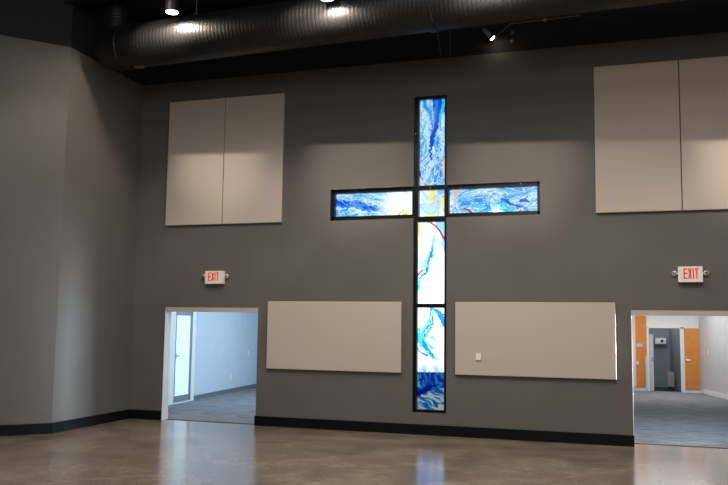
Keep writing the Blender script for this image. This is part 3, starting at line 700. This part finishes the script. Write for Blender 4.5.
def art_centre(x, y):
    n = len(x); f, v, u = flow(x, y, 0.9, 6, 1.6, 9)
    C_ = np.tile(col((226, 244, 252)), (n, 1)); C_ = mix(C_, col((150, 216, 240)), sstep(0.5, 0.62, f)*0.7)
    P = lambda pts: [(412+a/12.76, 184+b/12.76) for a, b in pts]
    St = lambda pts, w_: [(412+a/12.76, 184+b/12.76, w_) for a, b in pts]
    C_ = poly(C_, x, y, P([(205, 75), (305, 75), (300, 130), (262, 185), (305, 210), (300, 235), (255, 248), (215, 228), (222, 150)]), (240, 222, 70))
    C_ = poly(C_, x, y, P([(205, 75), (245, 75), (232, 130), (215, 150)]), (244, 232, 190))
    C_ = poly(C_, x, y, P([(318, 72), (410, 72), (410, 120), (350, 140), (318, 100)]), (96, 186, 236))
    C_ = poly(C_, x, y, P([(372, 165), (412, 150), (412, 310), (388, 315), (376, 250)]), (244, 222, 60))
    C_ = poly(C_, x, y, P([(376, 140), (412, 140), (412, 168), (376, 170)]), (240, 150, 60))
    C_ = poly(C_, x, y, P([(386, 312), (412, 305), (412, 345), (390, 345)]), (240, 160, 70))
    C_ = poly(C_, x, y, P([(200, 385), (300, 378), (300, 412), (200, 412)]), (242, 218, 50))
    C_ = poly(C_, x, y, P([(358, 380), (385, 395), (380, 412), (358, 412)]), (242, 218, 50))
    C_ = poly(C_, x, y, P([(76, 245), (100, 240), (108, 262), (80, 272)]), (242, 226, 60))
    body = [(80, 300), (110, 262), (160, 250), (205, 258), (262, 250), (310, 228), (328, 208), (290, 208), (266, 196), (266, 184), (298, 142), (345, 128), (362, 160), (378, 250), (352, 320), (344, 405), (300, 405), (296, 372), (232, 388), (150, 352), (112, 362), (96, 405), (74, 405)]
    C_ = poly(C_, x, y, P(body), (176, 216, 240)); C_ = mix(C_, col((210, 232, 246)), 0.4*sstep(0.45, 0.6, vn(x*1.6, y*1.6)))
    C_ = stroke(C_, x, y, St([(80, 300), (110, 262), (160, 250), (205, 258), (262, 250), (310, 228), (328, 208), (290, 208), (266, 192), (298, 142)], 0.12), (70, 84, 110), soft=0.3)
    C_ = stroke(C_, x, y, St([(120, 290), (160, 350), (232, 388), (296, 366), (310, 300), (342, 262), (340, 215)], 0.12), (70, 84, 110), soft=0.3)
    C_ = stroke(C_, x, y, St([(330, 400), (350, 350), (325, 320), (350, 300)], 0.12), (70, 100, 130), soft=0.3)
    C_ = stroke(C_, x, y, St([(312, 158), (318, 158)], 0.22), (40, 44, 60), soft=0.25)
    return C_
def art_right(x, y):
    C_ = marbled(x, y, -0.28, 22, 4.4, 12, 0.0)
    P = lambda pts: [(444+a/7.28, 178+b/7.28) for a, b in pts]
    St = lambda pts: [(444+a/7.28, 178+b/7.28, w_) for a, b, w_ in pts]
    C_ = poly(C_, x, y, P([(55, 85), (150, 85), (110, 108), (95, 140), (88, 200), (66, 222), (80, 140), (58, 120)]), (206, 190, 180))
    C_ = stroke(C_, x, y, St([(110, 130, 0.7), (125, 120, 0.5), (160, 100, 0.3)]), (40, 130, 220), wob=0.6)
    C_ = stroke(C_, x, y, St([(280, 175, 0.4), (330, 210, 0.7), (350, 240, 0.5)]), (40, 132, 220), wob=0.8)
    C_ = stroke(C_, x, y, St([(420, 150, 0.9), (480, 185, 1.3), (540, 205, 1.6), (600, 220, 0.5)]), (24, 104, 216), wob=1.2)
    C_ = stroke(C_, x, y, St([(560, 165, 1.2), (590, 160, 1.6), (620, 175, 0.6)]), (16, 84, 208), wob=0.8)
    C_ = stroke(C_, x, y, St([(380, 190, 0.5), (440, 195, 1.4), (500, 250, 1.2)]), (70, 210, 232), wob=1)
    C_ = stroke(C_, x, y, St([(410, 225, 0.5), (450, 235, 1.0), (490, 262, 0.8)]), (24, 160, 220), wob=0.8)
    C_ = stroke(C_, x, y, St([(600, 250, 0.8), (672, 240, 1.2)]), (40, 200, 230), wob=0.8)
    for pts in ([(45, 270, .15), (100, 225, .2), (150, 165, .15)], [(215, 142, .15), (290, 125, .25), (340, 130, .2), (380, 165, .3)], [(380, 165, .15), (480, 180, .2), (560, 215, .15)],
                [(520, 130, .2), (548, 152, .3)], [(560, 120, .15), (672, 80, .15)], [(610, 195, .15), (672, 170, .2)], [(600, 135, .15), (660, 120, .15)]):
        C_ = stroke(C_, x, y, St(pts), (30, 46, 80), soft=0.3, k=0.85)
    C_ = stroke(C_, x, y, St([(105, 232, 0.25), (150, 222, 0.5), (180, 235, 0.9), (200, 255, 1.1), (235, 266, 0.6)]), (50, 20, 30), soft=0.35)
    C_ = stroke(C_, x, y, St([(118, 229, 0.15), (150, 228, 0.15), (178, 236, 0.6), (192, 248, 0.5)]), (214, 36, 92), soft=0.3)
    C_ = stroke(C_, x, y, St([(205, 262, 0.3), (225, 264, 0.4)]), (214, 36, 92), soft=0.3)
    C_ = stroke(C_, x, y, St([(520, 128, 0.3), (545, 140, 0.5), (560, 150, 0.2)]), (238, 226, 226), soft=0.3)
    return C_
def art_third(x, y):
    n = len(x); C_ = np.tile(col(WHT), (n, 1))
    P = lambda pts: [(412+a/5.27, 215+b/5.27) for a, b in pts]
    St = lambda pts: [(412+a/5.27, 215+b/5.27, w_) for a, b, w_ in pts]
    f, v, u = flow(x, y, math.pi/2, 10, 3, 20)
    C_ = poly(C_, x, y, P([(130, 30), (175, 30), (175, 200), (150, 150), (160, 110), (120, 60)]), (140, 206, 242))
    C_ = stroke(C_, x, y, St([(110, 130, 1.0), (120, 100, 0.8), (130, 140, 1.0)]), (190, 232, 248), wob=1)
    C_ = stroke(C_, x, y, St([(118, 110, 1.2), (112, 150, 1.6), (104, 205, 2.6), (75, 245, 2.8), (50, 290, 2.8), (30, 330, 3.6), (28, 385, 2.4)]), (130, 212, 240), wob=1.4)
    C_ = stroke(C_, x, y, St([(108, 165, 0.7), (100, 215, 1.6), (85, 240, 1.1), (82, 275, 1.2), (70, 310, 1.5), (45, 330, 1.2)]), (24, 120, 222), wob=1.2)
    C_ = stroke(C_, x, y, St([(40, 350, 1.3), (34, 380, 1.2)]), (40, 190, 232), wob=1.2)
    C_ = stroke(C_, x, y, St([(30, 210, 1.0), (36, 290, 1.0)]), (170, 226, 246), wob=1)
    C_ = stroke(C_, x, y, St([(38, 55, 0.9), (36, 105, 1.1)]), (250, 226, 120), wob=0.6); C_ = stroke(C_, x, y, St([(34, 140, 0.8), (34, 195, 0.8)]), (250, 224, 170), wob=0.6)
    C_ = stroke(C_, x, y, St([(82, 40, 0.6), (100, 42, 0.9)]), (246, 168, 60), soft=0.4)
    C_ = stroke(C_, x, y, St([(100, 42, 0.7), (125, 58, 1.0), (145, 82, 0.9), (165, 118, 1.1), (175, 135, 0.8)]), (150, 30, 60), soft=0.4)
    C_ = stroke(C_, x, y, St([(110, 45, 0.2), (140, 70, 0.3)]), (236, 110, 60), soft=0.3)
    C_ = stroke(C_, x, y, St([(25, 322, 1.0), (42, 305, 0.8), (55, 290, 0.9)]), (176, 36, 60), soft=0.4); C_ = stroke(C_, x, y, St([(45, 286, 0.5), (60, 284, 0.5)]), (246, 150, 60), soft=0.4)
    for (a, b) in ((88, 330), (104, 338), (120, 334), (88, 372), (94, 366), (100, 372), (60, 376), (76, 388), (60, 396), (52, 430), (62, 425), (70, 434), (90, 434), (98, 430), (104, 436), (138, 412)):
        C_ = stroke(C_, x, y, St([(a, b-3, 0.4), (a+5, b+4, 0.55)]), (60, 180, 226), soft=0.45, wob=0.6)
    return C_
def art_fourth(x, y):
    n = len(x); C_ = np.tile(col(WHT), (n, 1))
    St = lambda pts: [(410+a/8.35, 302+b/8.35, w_) for a, b, w_ in pts]
    sp = vn(x*1.1, y*1.1); reg = np.exp(-(((x-438)/4.5)**2+((y-327)/6)**2))
    C_ = mix(C_, col((80, 204, 236)), sstep(0.5, 0.7, sp)*np.clip(reg*1.4, 0, 1))
    reg = np.exp(-(((x-425)/4)**2+((y-317)/5)**2)); C_ = mix(C_, col((110, 214, 236)), sstep(0.5, 0.65, sp)*np.clip(reg*1.3, 0, 1))
    C_ = stroke(C_, x, y, St([(180, 60, 1.4), (178, 175, 3.2), (125, 250, 4.2), (95, 310, 4.2), (125, 380, 2.4), (170, 430, 2.2), (215, 480, 1.2)]), (110, 214, 240), wob=1.5)
    C_ = stroke(C_, x, y, St([(170, 55, 0.8), (184, 150, 1.7), (165, 200, 1.9), (120, 260, 1.8), (105, 310, 1.6), (125, 370, 1.3), (170, 420, 0.9), (200, 465, 0.7)]), (24, 136, 226), wob=1.3)
    C_ = stroke(C_, x, y, St([(180, 55, 0.2), (170, 200, 0.25), (115, 270, 0.3), (100, 320, 0.2)]), WHT, soft=0.3, wob=1.4)
    C_ = stroke(C_, x, y, St([(75, 230, 1.4), (72, 320, 1.9), (90, 370, 1.2)]), (60, 196, 236), wob=1.2)
    C_ = stroke(C_, x, y, St([(180, 52, 0.8), (225, 75, 2.2), (268, 120, 2.6), (285, 190, 2.2)]), (30, 140, 228), wob=1.2)
    C_ = stroke(C_, x, y, St([(200, 95, 0.4), (240, 120, 0.7), (270, 170, 0.6)]), (12, 84, 206), wob=0.8)
    C_ = stroke(C_, x, y, St([(55, 370, 0.5), (70, 410, 0.8), (140, 442, 1.2)]), (26, 140, 226), wob=0.8)
    C_ = stroke(C_, x, y, St([(140, 340, 1.4), (185, 385, 1.8)]), (90, 206, 236), wob=1.4)
    C_ = stroke(C_, x, y, St([(150, 290, 1.3), (200, 300, 1.4)]), (130, 220, 240), wob=1.4)
    lo = sstep(361, 371, y)
    f, v, u = flow(x, y, math.pi/2-0.3, 7, 1.8, 31)
    C_ = mix(C_, col((60, 190, 238)), lo*sstep(0.5, 0.62, f)*0.85)
    # below the outside ledge: deeper blue glass, with the ledge's shade edge painted in
    D = marbled(x, y, 0.5, 8, 2.2, 37, 0.0)
    D2 = np.tile(col((20, 92, 236)), (n, 1)); D2 = mix(D2, col((60, 150, 255)), sstep(0.5, 0.62, f)*0.8); D2 = mix(D2, col((4, 46, 196)), sstep(0.47, 0.38, f)*0.9)
    D2 = stroke(D2, x, y, [(417, 375, 1.2), (419, 386, 1.8)], (90, 220, 250), wob=1.5)
    D3 = np.tile(col((50, 176, 255)), (n, 1)); g_, v_, u_ = flow(x, y, 0.45, 7, 1.5, 41)
    D3 = mix(D3, col((235, 252, 255)), sstep(0.48, 0.58, g_)*0.9); D3 = mix(D3, col((10, 74, 190)), sstep(0.42, 0.34, g_)*0.9)
    D = mix(D2, D3, sstep(-1.5, 1.0, y-(394-(x-420)*0.22)))
    D = stroke(D, x, y, [(418.5, 394, 2.2), (423, 391, 3.0), (427.5, 387.5, 2.2), (433, 385.5, 1.0), (438, 384.5, 1.2)], (2, 30, 150), wob=1.2)
    D = stroke(D, x, y, [(418, 381, 0.6), (423, 379, 1.0)], (4, 40, 160), wob=1)
    D = stroke(D, x, y, [(428, 401, 0.2), (433, 406, 0.35), (438, 407.5, 0.2)], (20, 30, 50), soft=0.3); D = stroke(D, x, y, [(419, 398, 0.15), (427, 398.5, 0.25)], (20, 60, 100), soft=0.3)
    D = np.clip(D*1.7, 0, 1)  # glass colour brightened to offset the dim outside wall
    return mix(C_, D, sstep(371.6, 372.8, y))

def glass_mat():
    m = bpy.data.materials.new('stained_glass'); m.use_nodes = True
    n = m.node_tree.nodes; L = m.node_tree.links; n.clear()
    o = n.new('ShaderNodeOutputMaterial'); a = n.new('ShaderNodeAttribute'); a.attribute_name = 'glass_colour'
    tr = n.new('ShaderNodeBsdfTransparent'); gl = n.new('ShaderNodeBsdfGlossy'); gl.inputs['Roughness'].default_value = 0.08
    fr = n.new('ShaderNodeFresnel'); fr.inputs['IOR'].default_value = 1.3
    mx = n.new('ShaderNodeMixShader'); L.new(a.outputs['Color'], tr.inputs['Color'])
    L.new(fr.outputs[0], mx.inputs[0]); L.new(tr.outputs[0], mx.inputs[1]); L.new(gl.outputs[0], mx.inputs[2]); L.new(mx.outputs[0], o.inputs[0])
    return m
GM = glass_mat()
def pane(x0, z0, x1, z1, art, lab, res=0.0075, y=0.09):
    nx = max(2, int((x1-x0)/res)); nz = max(2, int((z1-z0)/res))
    X, Z = np.meshgrid(np.linspace(x0, x1, nx+1), np.linspace(z0, z1, nz+1))
    P = np.stack([X.ravel(), np.full(X.size, y), Z.ravel()], 1); d = P-CP; dep = d @ CF
    px = 364+F*(d @ CR)/dep; py = 242.5-F*(d @ CU)/dep      # glass drawing is laid out on the flat pane in the photo's own grid
    C_ = np.clip(art(px, py), 0, 1)
    off = np.array(win.location)
    vs = [tuple(q) for q in (P-off)]; W_ = nx+1
    fs = [(j*W_+i, j*W_+i+1, (j+1)*W_+i+1, (j+1)*W_+i) for j in range(nz) for i in range(nx)]
    me = bpy.data.meshes.new('glass_pane'); me.from_pydata(vs, [], fs)
    ca = me.color_attributes.new('glass_colour', 'FLOAT_COLOR', 'POINT')
    ca.data.foreach_set('color', np.concatenate([C_, np.ones((len(C_), 1))], 1).astype(np.float32).ravel())
    me.materials.append(GM)
    o = bpy.data.objects.new('glass_pane', me); COL.objects.link(o); o.parent = win; o['label'] = lab
    return o
e = 0.008
pane(gx0-e, zm1[0]-e, gx1+e, gt+e, art_top, 'blue marbled glass of the top arm')
pane(ga0-e, gz0-e, gal1+e, gz1+e, art_left, 'blue to white glass of the left arm')
pane(gx0-e, zm2[0]-e, gx1+e, zm1[1]+e, art_centre, 'small centre pane with a pale lamb on yellow')
pane(gar0-e, gz0-e, ga1+e, gz1+e, art_right, 'light blue swirled glass of the right arm')
pane(gxl-e, zm3[0]-e, gx1+e, zm2[1]+e, art_third, 'mostly white glass below the crossing')
pane(gxl-e, gb-e, gx1+e, zm3[1]+e, art_fourth, 'white and deep blue glass at the foot')
